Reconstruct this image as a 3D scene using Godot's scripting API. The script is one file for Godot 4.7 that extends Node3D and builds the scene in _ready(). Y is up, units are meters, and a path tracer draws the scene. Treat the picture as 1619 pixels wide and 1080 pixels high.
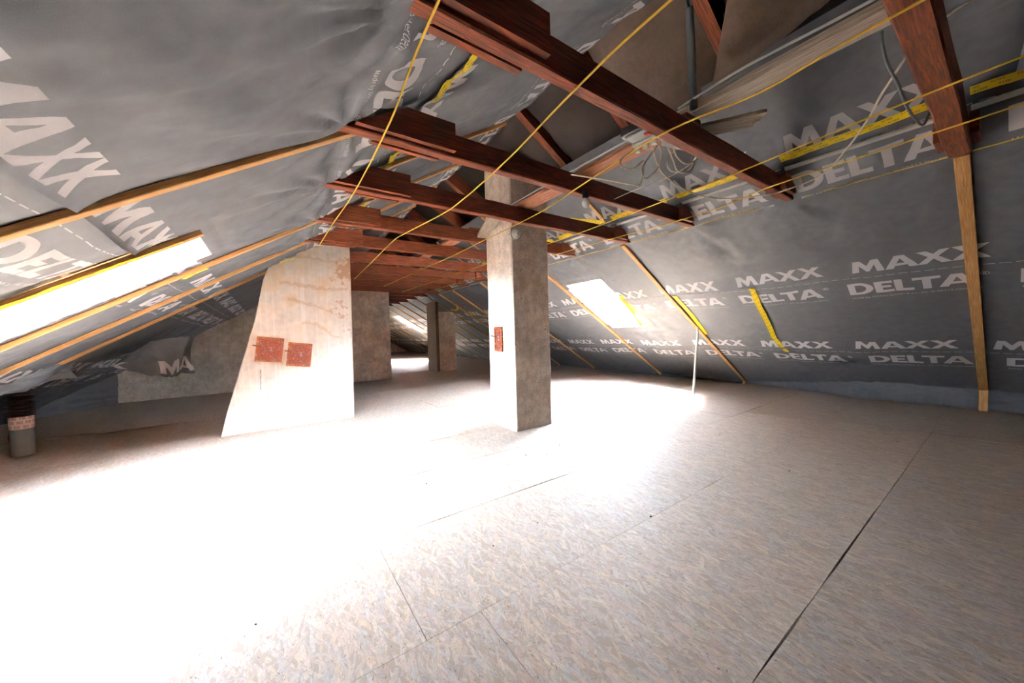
extends Node3D

const ANG := 31.12            # roof pitch
const XL := -2.97             # where the left slope meets the floor
const XR := 6.70              # where the right slope meets the floor
const ZN := 2.4               # near end of the attic, behind the camera
const ZF := -20.6             # far gable
const LINES_R := [0.0, 1.385, 2.79, 4.245, 5.02]
const LINES_L := [0.0, 1.42, 2.84, 4.285, 5.60]
const TZ0 := [-0.19, -1.01, -1.78, -2.51, -3.33, -4.07, -4.84]
# skylight openings: side, s from, s to, z from, z to
const OPEN := [[0, 1.95, 3.10, -3.225, -2.575], [1, 2.10, 3.30, -4.05, -3.35], [0, 2.00, 3.20, -13.6, -12.8], [1, 2.10, 3.30, -13.6, -12.8]]

var M := {}
var taken := {}
var rng := RandomNumberGenerator.new()
var n1 := FastNoiseLite.new()
var n2 := FastNoiseLite.new()
var cs := cos(deg_to_rad(ANG))
var sn := sin(deg_to_rad(ANG))

func _ready() -> void:
	rng.seed = 7
	n1.seed = 3; n1.noise_type = FastNoiseLite.TYPE_SIMPLEX_SMOOTH; n1.frequency = 1.0; n1.fractal_octaves = 3
	n2.seed = 11; n2.noise_type = FastNoiseLite.TYPE_SIMPLEX_SMOOTH; n2.frequency = 1.0; n2.fractal_octaves = 2
	set_camera()
	set_sky()
	make_materials()
	build_floor()
	build_roof()
	build_walls()
	build_windows()
	build_membranes()
	build_battens()
	build_ties()
	build_chimneys()
	build_planks_and_felt()
	build_tapes()
	build_cords()
	build_electrics()
	build_loose_things()

# ------------------------------------------------------------------ camera, light
func set_camera() -> void:
	var cam := Camera3D.new()
	cam.name = "camera"
	var yaw := deg_to_rad(34.70); var pit := deg_to_rad(-1.62); var rol := deg_to_rad(-1.63)
	var f := Vector3(sin(yaw) * cos(pit), sin(pit), -cos(yaw) * cos(pit))
	var r := Vector3(cos(yaw), 0, sin(yaw))
	var u := r.cross(f)
	var r2 := r * cos(rol) + u * sin(rol)
	var u2 := u * cos(rol) - r * sin(rol)
	cam.transform = Transform3D(Basis(r2, u2, -f), Vector3(0, 1, 0))
	cam.fov = 88.916
	cam.near = 0.05
	cam.far = 200.0
	add_child(cam)
	cam.current = true

func set_sky() -> void:
	var env := Environment.new()
	env.background_mode = Environment.BG_SKY
	var sm := ProceduralSkyMaterial.new()
	sm.sky_top_color = Color(0.80, 0.86, 0.93)
	sm.sky_horizon_color = Color(0.88, 0.91, 0.94)
	sm.ground_bottom_color = Color(0.45, 0.45, 0.44)
	sm.ground_horizon_color = Color(0.70, 0.71, 0.72)
	sm.sky_curve = 0.2
	sm.sky_energy_multiplier = 1.0
	var sky := Sky.new()
	sky.sky_material = sm
	env.sky = sky
	env.background_energy_multiplier = 106.0
	env.tonemap_mode = Environment.TONE_MAPPER_LINEAR
	env.tonemap_exposure = 4.6
	env.sdfgi_enabled = true
	env.ssao_enabled = true
	env.ssil_enabled = true
	var we := WorldEnvironment.new()
	we.name = "world_environment"
	we.environment = env
	add_child(we)
	# veiled midday sun: high, and very soft
	var sun := DirectionalLight3D.new()
	sun.name = "veiled_sun"
	sun.light_color = Color(1.0, 0.99, 0.97)
	sun.light_energy = 12.0
	sun.light_angular_distance = 24.0
	sun.shadow_enabled = true
	add_child(sun)
	sun.look_at_from_position(Vector3(0, 10, -8), Vector3(0, 0, -5.3), Vector3.FORWARD)

# ------------------------------------------------------------------ naming
func numbered(called: String) -> String:
	var k: int = taken.get(called, 0)
	taken[called] = k + 1
	return called if k == 0 else "%s_%03d" % [called, k]

func tag(o: Node, label: String, category: String, group := "") -> Node:
	o.set_meta("label", label)
	o.set_meta("category", category)
	if group != "":
		o.set_meta("group", group)
	return o

func thing(called: String, label: String, category: String, at := Vector3.ZERO, group := "") -> Node3D:
	var o := Node3D.new()
	o.name = numbered(called)
	add_child(o)
	o.position = at
	tag(o, label, category, group)
	return o

func obj(called: String, st: SurfaceTool, m: Material, parent: Node3D = null) -> MeshInstance3D:
	var o := MeshInstance3D.new()
	o.mesh = st.commit()
	o.material_override = m
	if parent == null:
		o.name = numbered(called)
		add_child(o)
	else:
		o.name = called
		parent.add_child(o, true)
		o.position = -parent.position if parent.get_parent() == self else Vector3.ZERO
	return o

func struct(called: String) -> Node3D:
	var o := Node3D.new()
	o.name = numbered(called)
	add_child(o)
	o.set_meta("kind", "structure")
	return o

# ------------------------------------------------------------------ geometry helpers
func mb() -> SurfaceTool:
	var st := SurfaceTool.new()
	st.begin(Mesh.PRIMITIVE_TRIANGLES)
	return st

func tri(st: SurfaceTool, p: Array, t: Array, hint: Vector3) -> void:
	var n: Vector3 = (p[0] - p[2]).cross(p[0] - p[1])
	if n.length() < 1e-12:
		return
	n = n.normalized()
	var order := [0, 1, 2]
	if n.dot(hint) < 0:
		order = [0, 2, 1]
		n = -n
	for k in order:
		st.set_normal(n)
		st.set_uv(t[k])
		st.add_vertex(p[k])

func quad(st: SurfaceTool, a: Vector3, b: Vector3, c: Vector3, d: Vector3, hint: Vector3, ta := Vector2(0, 0), tb := Vector2(1, 0), tc := Vector2(1, 1), td := Vector2(0, 1)) -> void:
	tri(st, [a, b, c], [ta, tb, tc], hint)
	tri(st, [a, c, d], [ta, tc, td], hint)

# a chamfered timber from a to b; up fixes the height direction
func beam(st: SurfaceTool, a: Vector3, b: Vector3, up: Vector3, w: float, h: float, c := 0.004) -> void:
	var ax := (b - a).normalized()
	var sd := ax.cross(up).normalized()
	var u := sd.cross(ax).normalized()
	var x := w / 2; var y := h / 2
	var pr := [Vector2(-x + c, -y), Vector2(x - c, -y), Vector2(x, -y + c), Vector2(x, y - c), Vector2(x - c, y), Vector2(-x + c, y), Vector2(-x, y - c), Vector2(-x, -y + c)]
	var L := a.distance_to(b)
	var o := Vector2(rng.randf() * 3.0, rng.randf())
	var run := 0.0
	for k in 8:
		var p: Vector2 = pr[k]; var q: Vector2 = pr[(k + 1) % 8]
		var e := p.distance_to(q)
		var pa := a + sd * p.x + u * p.y; var qa := a + sd * q.x + u * q.y
		var pb := b + sd * p.x + u * p.y; var qb := b + sd * q.x + u * q.y
		var m := (p + q) / 2
		quad(st, pa, pb, qb, qa, sd * m.x * h + u * m.y * w, o + Vector2(0, run), o + Vector2(L, run), o + Vector2(L, run + e), o + Vector2(0, run + e))
		run += e
	for k in range(1, 7):
		for en in [[a, -ax], [b, ax]]:
			var tt := []; var pp := []
			for j in [0, k, k + 1]:
				var p: Vector2 = pr[j]
				pp.append(en[0] + sd * p.x + u * p.y)
				tt.append(o + Vector2(p.x * 0.3, p.y))
			tri(st, pp, tt, en[1])

func boxy(st: SurfaceTool, lo: Vector3, hi: Vector3, c := 0.004) -> void:
	var m := (lo + hi) / 2
	beam(st, Vector3(lo.x, m.y, m.z), Vector3(hi.x, m.y, m.z), Vector3.UP, hi.z - lo.z, hi.y - lo.y, c)

func smooth_path(pts: Array, per := 6) -> Array:
	var out := []
	for i in pts.size() - 1:
		var p0: Vector3 = pts[maxi(i - 1, 0)]; var p1: Vector3 = pts[i]; var p2: Vector3 = pts[i + 1]; var p3: Vector3 = pts[mini(i + 2, pts.size() - 1)]
		for k in per:
			out.append(p1.cubic_interpolate(p2, p0, p3, float(k) / per))
	out.append(pts[-1])
	return out

func tube(st: SurfaceTool, pts: Array, r: float, n := 8) -> void:
	var rings := []
	var ref := Vector3(0.13, 1, 0.07).normalized()
	for i in pts.size():
		var d: Vector3 = (pts[mini(i + 1, pts.size() - 1)] - pts[maxi(i - 1, 0)]).normalized()
		var a := d.cross(ref)
		if a.length() < 0.05:
			a = d.cross(Vector3.RIGHT)
		a = a.normalized()
		var b := a.cross(d).normalized()
		ref = b
		var ring := []
		for k in n:
			ring.append(a * cos(TAU * k / n) + b * sin(TAU * k / n))
		rings.append(ring)
	for i in pts.size() - 1:
		for k in n:
			var k2 := (k + 1) % n
			for q in [[[i, k], [i + 1, k], [i + 1, k2]], [[i, k], [i + 1, k2], [i, k2]]]:
				var p := []
				for e in q:
					p.append(pts[e[0]] + rings[e[0]][e[1]] * r)
				var nn: Vector3 = (p[0] - p[2]).cross(p[0] - p[1])
				var od := [0, 1, 2] if nn.dot(rings[i][k]) > 0 else [0, 2, 1]
				for j in od:
					st.set_normal(rings[q[j][0]][q[j][1]])
					st.set_uv(Vector2(float(q[j][0]) * 0.05, float(q[j][1]) / n))
					st.add_vertex(p[j])
	for en in [0, pts.size() - 1]:
		var hint: Vector3 = (pts[en] - pts[1 if en == 0 else en - 1])
		for k in range(1, n - 1):
			tri(st, [pts[en] + rings[en][0] * r, pts[en] + rings[en][k] * r, pts[en] + rings[en][k + 1] * r], [Vector2.ZERO, Vector2.ZERO, Vector2.ZERO], hint)

# lathe round a vertical axis: profile of (radius, height)
func lathe(st: SurfaceTool, at: Vector3, prof: Array, axis := Vector3.UP, n := 28) -> void:
	var a := axis.cross(Vector3(0.3, 0.1, 1)).normalized()
	var b := axis.cross(a).normalized()
	var run := 0.0
	for i in prof.size() - 1:
		var p: Vector2 = prof[i]; var q: Vector2 = prof[i + 1]
		var e := p.distance_to(q)
		for k in n:
			var d0 := a * cos(TAU * k / n) + b * sin(TAU * k / n)
			var d1 := a * cos(TAU * (k + 1) / n) + b * sin(TAU * (k + 1) / n)
			var h := (d0 + d1) * (q.y - p.y) + axis * (p.x - q.x) * 2.0
			quad(st, at + d0 * p.x + axis * p.y, at + d1 * p.x + axis * p.y, at + d1 * q.x + axis * q.y, at + d0 * q.x + axis * q.y, h,
				Vector2(float(k) / n, run), Vector2(float(k + 1) / n, run), Vector2(float(k + 1) / n, run + e), Vector2(float(k) / n, run + e))
		run += e

# a grid of points as one smooth surface
func grid(st: SurfaceTool, pts: Array, uvs: Array, nu: int, nv: int, skip = null) -> void:
	st.set_smooth_group(0)
	for i in pts.size():
		st.set_uv(uvs[i])
		st.add_vertex(pts[i])
	for i in nu - 1:
		for j in nv - 1:
			if skip != null and skip.call(i, j):
				continue
			var a := i * nv + j
			for k in [a, a + 1, a + nv, a + 1, a + nv + 1, a + nv]:
				st.add_index(k)
	st.generate_normals()

# point on a slope: s metres up from the foot, d metres into the room
func sp(side: int, s: float, d: float, z: float) -> Vector3:
	if side == 0:
		return Vector3(XL + s * cs + d * sn, s * sn - d * cs, z)
	return Vector3(XR - s * cs - d * sn, s * sn - d * cs, z)

func sn_of(side: int) -> Vector3:
	return Vector3(sn, -cs, 0) if side == 0 else Vector3(-sn, -cs, 0)

func tie_z(k: int) -> float:
	return TZ0[k] if k < TZ0.size() else TZ0[-1] - 0.772 * (k - TZ0.size() + 1)

func right_foot(z: float) -> float:
	return lerpf(6.30, 6.60, smoothstep(-1.0, -2.7, z)) + 0.02 * n1.get_noise_2d(z * 0.8, 4.0)

# ------------------------------------------------------------------ pictures drawn for prints and grain
func fill(buf: PackedByteArray, w: int, h: int, contours: Array, c: Array) -> PackedByteArray:
	var lo := 1e9; var hi := -1e9
	for ct in contours:
		for p in ct:
			lo = minf(lo, p.y); hi = maxf(hi, p.y)
	for y in range(maxi(int(lo), 0), mini(int(hi) + 1, h)):
		var yy := y + 0.5
		var xs := []
		for ct in contours:
			for k in ct.size():
				var a: Vector2 = ct[k]; var b: Vector2 = ct[(k + 1) % ct.size()]
				if (a.y <= yy) != (b.y <= yy):
					xs.append(a.x + (yy - a.y) / (b.y - a.y) * (b.x - a.x))
		xs.sort()
		for k in range(0, xs.size() - 1, 2):
			for x in range(maxi(int(xs[k] + 0.5), 0), mini(int(xs[k + 1] + 0.5), w)):
				var i := (y * w + x) * 3
				buf[i] = c[0]; buf[i + 1] = c[1]; buf[i + 2] = c[2]
	return buf

func glyph(ch: String) -> Array:   # [advance, contours], height 1, y up
	match ch:
		"D":
			var o := [Vector2(0, 0), Vector2(0, 1), Vector2(0.40, 1)]
			var i := [Vector2(0.25, 0.2), Vector2(0.25, 0.8), Vector2(0.38, 0.8)]
			for k in range(1, 12):
				var t := PI / 2 - PI * k / 12
				o.append(Vector2(0.40 + 0.48 * cos(t), 0.5 + 0.5 * sin(t)))
				i.append(Vector2(0.38 + 0.25 * cos(t), 0.5 + 0.3 * sin(t)))
			o.append(Vector2(0.40, 0)); i.append(Vector2(0.38, 0.2))
			return [0.93, [o, i]]
		"E":
			return [0.66, [[Vector2(0, 0), Vector2(0, 1), Vector2(0.60, 1), Vector2(0.60, 0.8), Vector2(0.25, 0.8), Vector2(0.25, 0.61), Vector2(0.54, 0.61), Vector2(0.54, 0.41), Vector2(0.25, 0.41), Vector2(0.25, 0.2), Vector2(0.62, 0.2), Vector2(0.62, 0)]]]
		"L":
			return [0.56, [[Vector2(0, 0), Vector2(0, 1), Vector2(0.25, 1), Vector2(0.25, 0.21), Vector2(0.58, 0.21), Vector2(0.58, 0)]]]
		"T":
			return [0.74, [[Vector2(0, 1), Vector2(0.82, 1), Vector2(0.82, 0.79), Vector2(0.535, 0.79), Vector2(0.535, 0), Vector2(0.285, 0), Vector2(0.285, 0.79), Vector2(0, 0.79)]]]
		"A":
			return [0.98, [[Vector2(0, 0), Vector2(0.36, 1), Vector2(0.66, 1), Vector2(1.04, 0), Vector2(0.77, 0), Vector2(0.70, 0.2), Vector2(0.33, 0.2), Vector2(0.26, 0)], [Vector2(0.39, 0.38), Vector2(0.64, 0.38), Vector2(0.51, 0.76)]]]
		"M":
			return [1.14, [[Vector2(0, 0), Vector2(0.13, 1), Vector2(0.37, 1), Vector2(0.56, 0.5), Vector2(0.75, 1), Vector2(0.99, 1), Vector2(1.12, 0), Vector2(0.87, 0), Vector2(0.82, 0.55), Vector2(0.61, 0), Vector2(0.50, 0), Vector2(0.30, 0.55), Vector2(0.25, 0)]]]
	return [0.97, [[Vector2(0, 0), Vector2(0.35, 0.51), Vector2(0.02, 1), Vector2(0.31, 1), Vector2(0.50, 0.70), Vector2(0.69, 1), Vector2(0.97, 1), Vector2(0.64, 0.51), Vector2(1.0, 0), Vector2(0.70, 0), Vector2(0.49, 0.32), Vector2(0.29, 0)]]]

func word(buf: PackedByteArray, w: int, h: int, text: String, x: float, base: float, sx: float, sy: float, c: Array) -> PackedByteArray:
	for ch in text:
		var g := glyph(ch)
		var cts := []
		for ct in g[1]:
			var q := []
			for p in ct:
				q.append(Vector2(x + p.x * sx, base - p.y * sy))
			cts.append(q)
		buf = fill(buf, w, h, cts, c)
		x += g[0] * sx
	return buf

func typed(buf: PackedByteArray, w: int, h: int, text: String, x: float, base: float, wide: float, high: float, c: Array, bold := false) -> PackedByteArray:
	var tm := TextMesh.new()
	var sf := SystemFont.new()
	sf.font_names = PackedStringArray(["Droid Sans"])
	sf.font_weight = 700 if bold else 400
	tm.font = sf
	tm.text = text
	tm.font_size = 48
	tm.pixel_size = 0.01
	tm.depth = 0.0
	tm.curve_step = 3.0
	var arr := tm.get_mesh_arrays()
	var vs: PackedVector3Array = arr[Mesh.ARRAY_VERTEX]
	if vs.is_empty():
		return buf
	var lo := Vector2(1e9, 1e9); var hi := -lo
	for v in vs:
		lo = lo.min(Vector2(v.x, v.y)); hi = hi.max(Vector2(v.x, v.y))
	var ix: PackedInt32Array = arr[Mesh.ARRAY_INDEX] if arr[Mesh.ARRAY_INDEX] != null else PackedInt32Array(range(vs.size()))
	for k in range(0, ix.size(), 3):
		var q := []
		for j in 3:
			var v := vs[ix[k + j]]
			q.append(Vector2(x + (v.x - lo.x) / (hi.x - lo.x) * wide, base - (v.y - lo.y) / (hi.y - lo.y) * high))
		buf = fill(buf, w, h, [q], c)
	return buf

func texture(buf: PackedByteArray, w: int, h: int) -> ImageTexture:
	var im := Image.create_from_data(w, h, false, Image.FORMAT_RGB8, buf)
	im.generate_mipmaps()
	return ImageTexture.create_from_image(im)

func mottle(w: int, h: int, f: Callable) -> PackedByteArray:
	var buf := PackedByteArray()
	buf.resize(w * h * 3)
	var i := 0
	for y in h:
		for x in w:
			var c: Color = f.call(x, y)
			buf[i] = clampi(int(c.r * 255), 0, 255); buf[i + 1] = clampi(int(c.g * 255), 0, 255); buf[i + 2] = clampi(int(c.b * 255), 0, 255)
			i += 3
	return buf

func seamless(w: int, h: int, freq: float, seed: int, oct := 3) -> PackedByteArray:
	var n := FastNoiseLite.new()
	n.seed = seed; n.frequency = freq; n.fractal_octaves = oct
	return n.get_seamless_image(w, h, false, false, 0.15).get_data()

func membrane_tile() -> ImageTexture:
	var w := 1024; var h := 1536
	var ns := seamless(512, 512, 0.01, 5)
	var fs := seamless(512, 512, 0.25, 6, 1)
	var buf := PackedByteArray()
	buf.resize(w * h * 3)
	var i := 0
	for y in h:
		for x in w:
			var v := 89 + (ns[(y % 512) * 512 + x % 512] - 128) * 0.045 + (fs[((y * 2) % 512) * 512 + x % 512] - 128) * 0.05
			var b := int(v)
			buf[i] = b - 3; buf[i + 1] = b; buf[i + 2] = b + 5
			i += 3
	var ink := [196, 194, 197]
	var px := w / 0.92; var py := 1024.0
	buf = word(buf, w, h, "DELTA", 0.02 * px, 0.395 * py, 0.186 * px, 0.17 * py, ink)
	buf = word(buf, w, h, "MAXX", 0.02 * px, 1.478 * py, 0.178 * px, 0.155 * py, ink)
	var ring := [[], []]
	for k in 24:
		var d := Vector2(cos(TAU * k / 24), sin(TAU * k / 24))
		ring[0].append(Vector2(0.785 * px, 0.25 * py) + d * Vector2(0.022 * px, 0.022 * py))
		ring[1].append(Vector2(0.785 * px, 0.25 * py) + d * Vector2(0.018 * px, 0.018 * py))
	buf = fill(buf, w, h, ring, ink)
	buf = typed(buf, w, h, "R", 0.776 * px, 0.2615 * py, 0.018 * px, 0.023 * py, ink, true)
	buf = typed(buf, w, h, "Made by Dörken GmbH & Co. KG, D-58313 Herdecke", 0.03 * px, 0.463 * py, 0.74 * px, 0.026 * py, ink)
	var x0 := 0.0
	while x0 < 0.91:
		buf = fill(buf, w, h, [[Vector2(x0 * px, 0.135 * py), Vector2((x0 + 0.052) * px, 0.135 * py), Vector2((x0 + 0.052) * px, 0.140 * py), Vector2(x0 * px, 0.140 * py)]], ink)
		x0 += 0.0708
	return texture(buf, w, h)

func tape_tile() -> ImageTexture:
	var w := 512; var h := 96
	var buf := PackedByteArray(); buf.resize(w * h * 3)
	for k in w * h:
		buf[k * 3] = 238; buf[k * 3 + 1] = 206; buf[k * 3 + 2] = 34
	for r in 2:
		for k in 4:
			buf = typed(buf, w, h, "DELTA", 10 + k * 128 + r * 40 - 20, 38 + r * 42, 70, 18, [120, 104, 40], true)
	return texture(buf, w, h)

func strand_tile() -> ImageTexture:
	# strand board: long flakes laid every way, most of them along v
	var w := 1024
	var ns := seamless(512, 512, 0.05, 8)
	var buf := PackedByteArray()
	buf.resize(w * w * 3)
	for k in w * w:
		buf[k * 3] = 164; buf[k * 3 + 1] = 148; buf[k * 3 + 2] = 134
	var tones := [[180, 166, 154], [186, 172, 159], [182, 163, 153], [170, 163, 159], [190, 178, 165], [174, 156, 142], [186, 165, 153], [171, 167, 168], [192, 171, 146], [164, 150, 139], [178, 161, 158]]
	for k in 5600:
		var cx := rng.randf() * w; var cy := rng.randf() * w
		var ln := rng.randf_range(15, 44); var wd := rng.randf_range(2.5, 8)
		if k > 4200:
			ln *= 0.55; wd *= 0.55
		var an := PI / 2 + rng.randfn(0, 0.42)
		var dx := cos(an); var dy := sin(an)
		var tn: Array = tones[rng.randi() % tones.size()]
		var t := [lerpf(tn[0], 179.0, 0.3), lerpf(tn[1], 162.0, 0.3), lerpf(tn[2], 147.0, 0.3)]
		var lift := rng.randf_range(0.955, 1.045)
		var sk := rng.randf_range(-0.3, 0.3)
		for a in range(-int(ln), int(ln) + 1):
			var half := wd * (1.0 - 0.35 * absf(a / ln))
			for b in range(-int(half), int(half) + 1):
				var x := int(cx + a * dx - (b + a * sk * 0.2) * dy + w * 2) % w
				var y := int(cy + a * dy + (b + a * sk * 0.2) * dx + w * 2) % w
				var g := lift + (ns[((b * 9 + k * 7) & 511) * 512 + ((a + k * 31) & 511)] - 128) * 0.0009
				if b == int(half):
					g *= 0.89
				if absi(a) == int(ln):
					g *= 0.91
				var i := (y * w + x) * 3
				buf[i] = clampi(int(t[0] * g), 0, 255); buf[i + 1] = clampi(int(t[1] * g), 0, 255); buf[i + 2] = clampi(int(t[2] * g), 0, 255)
	for k in 900:   # dark chips and bark
		var cx := rng.randi() % w; var cy := rng.randi() % w
		var ln := rng.randi_range(2, 9)
		var an := PI / 2 + rng.randfn(0, 0.6)
		for a in ln:
			var i := ((cy + int(a * sin(an)) + w) % w * w + (cx + int(a * cos(an)) + w) % w) * 3
			buf[i] = 74; buf[i + 1] = 60; buf[i + 2] = 52
	return texture(buf, w, w)

func wood_tile(dark: Color, light: Color, seed: int, contrast := 1.0) -> ImageTexture:
	# grain runs along u; one tile is 1 m by 0.25 m
	var w := 512; var h := 256
	var a := seamless(512, 512, 0.02, seed)
	var b := seamless(512, 512, 0.06, seed + 1)
	return texture(mottle(w, h, func(x: int, y: int) -> Color:
		var warp := (a[((y) % 512) * 512 + x] - 128) * 0.05
		var g := b[(int(y * 2 + warp) & 511) * 512 + ((x / 6 + y * 0) & 511)] / 255.0
		var k := a[((y * 4 + 90) & 511) * 512 + ((x / 3) & 511)] / 255.0
		var t := clampf(0.5 + ((g - 0.5) * 1.5 + (k - 0.5) * 0.8) * contrast, 0, 1)
		return dark.lerp(light, t)), w, h)

func rust_tile() -> ImageTexture:
	var a := seamless(256, 256, 0.02, 21)
	var b := seamless(256, 256, 0.08, 22)
	return texture(mottle(256, 256, func(x: int, y: int) -> Color:
		var g := a[y * 256 + x] / 255.0; var k := b[y * 256 + x] / 255.0
		var c := Color(0.42, 0.22, 0.17).lerp(Color(0.66, 0.35, 0.17), clampf((k - 0.35) * 2.4, 0, 1))
		c = c.lerp(Color(0.50, 0.34, 0.33), clampf((g - 0.45) * 3, 0, 0.8))
		return c.lerp(Color(0.86, 0.79, 0.70), 0.8 if k + g * 0.6 > 1.12 else 0.0)), 256, 256)

func plaster_tile(base: Color, seed: int) -> ImageTexture:
	var a := seamless(512, 512, 0.006, seed)
	var b := seamless(512, 512, 0.03, seed + 1)
	var c := seamless(512, 512, 0.15, seed + 2, 1)
	return texture(mottle(512, 512, func(x: int, y: int) -> Color:
		var i := y * 512 + x
		var t := 1.0 + (a[i] - 128) * 0.0009 + (b[i] - 128) * 0.0008 + (c[i] - 128) * 0.0006
		var col := Color(base.r * t, base.g * t, base.b * t)
		var st := b[(int(y * 0.25) & 511) * 512 + x] / 255.0
		col = col.lerp(Color(base.r * 0.86, base.g * 0.82, base.b * 0.74), clampf((st - 0.58) * 2.0, 0, 0.35))
		if b[i] + c[i] > 412:
			col = Color(base.r * 0.55, base.g * 0.52, base.b * 0.48)
		return col), 512, 512)

func stained_plaster() -> ImageTexture:
	# front of the leaning chimney, u from x = -0.6 to 1.0, v from y = 2.4 down to 0
	var w := 512; var h := 768
	var a := seamless(512, 512, 0.008, 31)
	var b := seamless(512, 512, 0.035, 32)
	var c := seamless(512, 512, 0.02, 33)
	var lines := [[[0.10, 1.90], [0.35, 1.93], [0.62, 1.90], [0.80, 1.93]], [[0.1, 1.62], [0.3, 1.60], [0.55, 1.56], [0.8, 1.58]], [[0.17, 1.44], [0.32, 1.40], [0.45, 1.37], [0.62, 1.29]], [[0.3, 1.17], [0.42, 1.16], [0.52, 1.10], [0.6, 1.02], [0.68, 0.99]]]
	return texture(mottle(w, h, func(x: int, y: int) -> Color:
		var X := -0.6 + 1.6 * x / w; var Y := 2.4 - 2.4 * y / h
		var n := (a[(y % 512) * 512 + x] - 128) / 255.0; var m := (b[(y % 512) * 512 + x] - 128) / 255.0
		var col := Color(0.84, 0.81, 0.77) * (1.0 + n * 0.14 + m * 0.10)
		var run := (c[(int(y * 0.08) & 511) * 512 + ((x * 3) & 511)] - 128) / 255.0     # drips
		col = col.lerp(Color(0.93, 0.92, 0.91), clampf(run * 1.6 + 0.05, 0, 0.6) * (1.0 if Y < 1.7 else 0.5))
		col = col.lerp(Color(0.78, 0.66, 0.50), clampf(n * 1.6 + (Y - 1.55) * 0.7, 0, 0.38))
		for l in lines:
			for k in l.size() - 1:
				if X >= l[k][0] and X < l[k + 1][0]:
					var t: float = (X - l[k][0]) / (l[k + 1][0] - l[k][0])
					var dy: float = Y - lerpf(l[k][1], l[k + 1][1], t) + m * 0.05
					if dy > -0.02 and dy < 0.025:
						col = col.lerp(Color(0.68, 0.50, 0.31), maxf(0.34 - absf(dy) * 10.0, 0.0))
		if X > 0.60 + m * 0.3 and Y > 1.12 + n * 0.8 and m + n * 0.8 > 0.02:      # broken render, brick showing
			col = col.lerp(Color(0.62, 0.45, 0.34), clampf((m + n) * 2.2, 0, 0.5))
		if absf(X + 0.11 + m * 0.012) < 0.0022 and Y > 0.45 and Y < 0.67:
			col = Color(0.35, 0.33, 0.31)
		return col), w, h)

func mat(called: String, col: Color, rough := 0.8, tex: Texture2D = null) -> StandardMaterial3D:
	var m := StandardMaterial3D.new()
	m.resource_name = called
	m.albedo_color = col
	m.roughness = rough
	m.metallic_specular = 0.35
	if tex:
		m.albedo_texture = tex
	m.cull_mode = BaseMaterial3D.CULL_DISABLED
	M[called] = m
	return m

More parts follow.
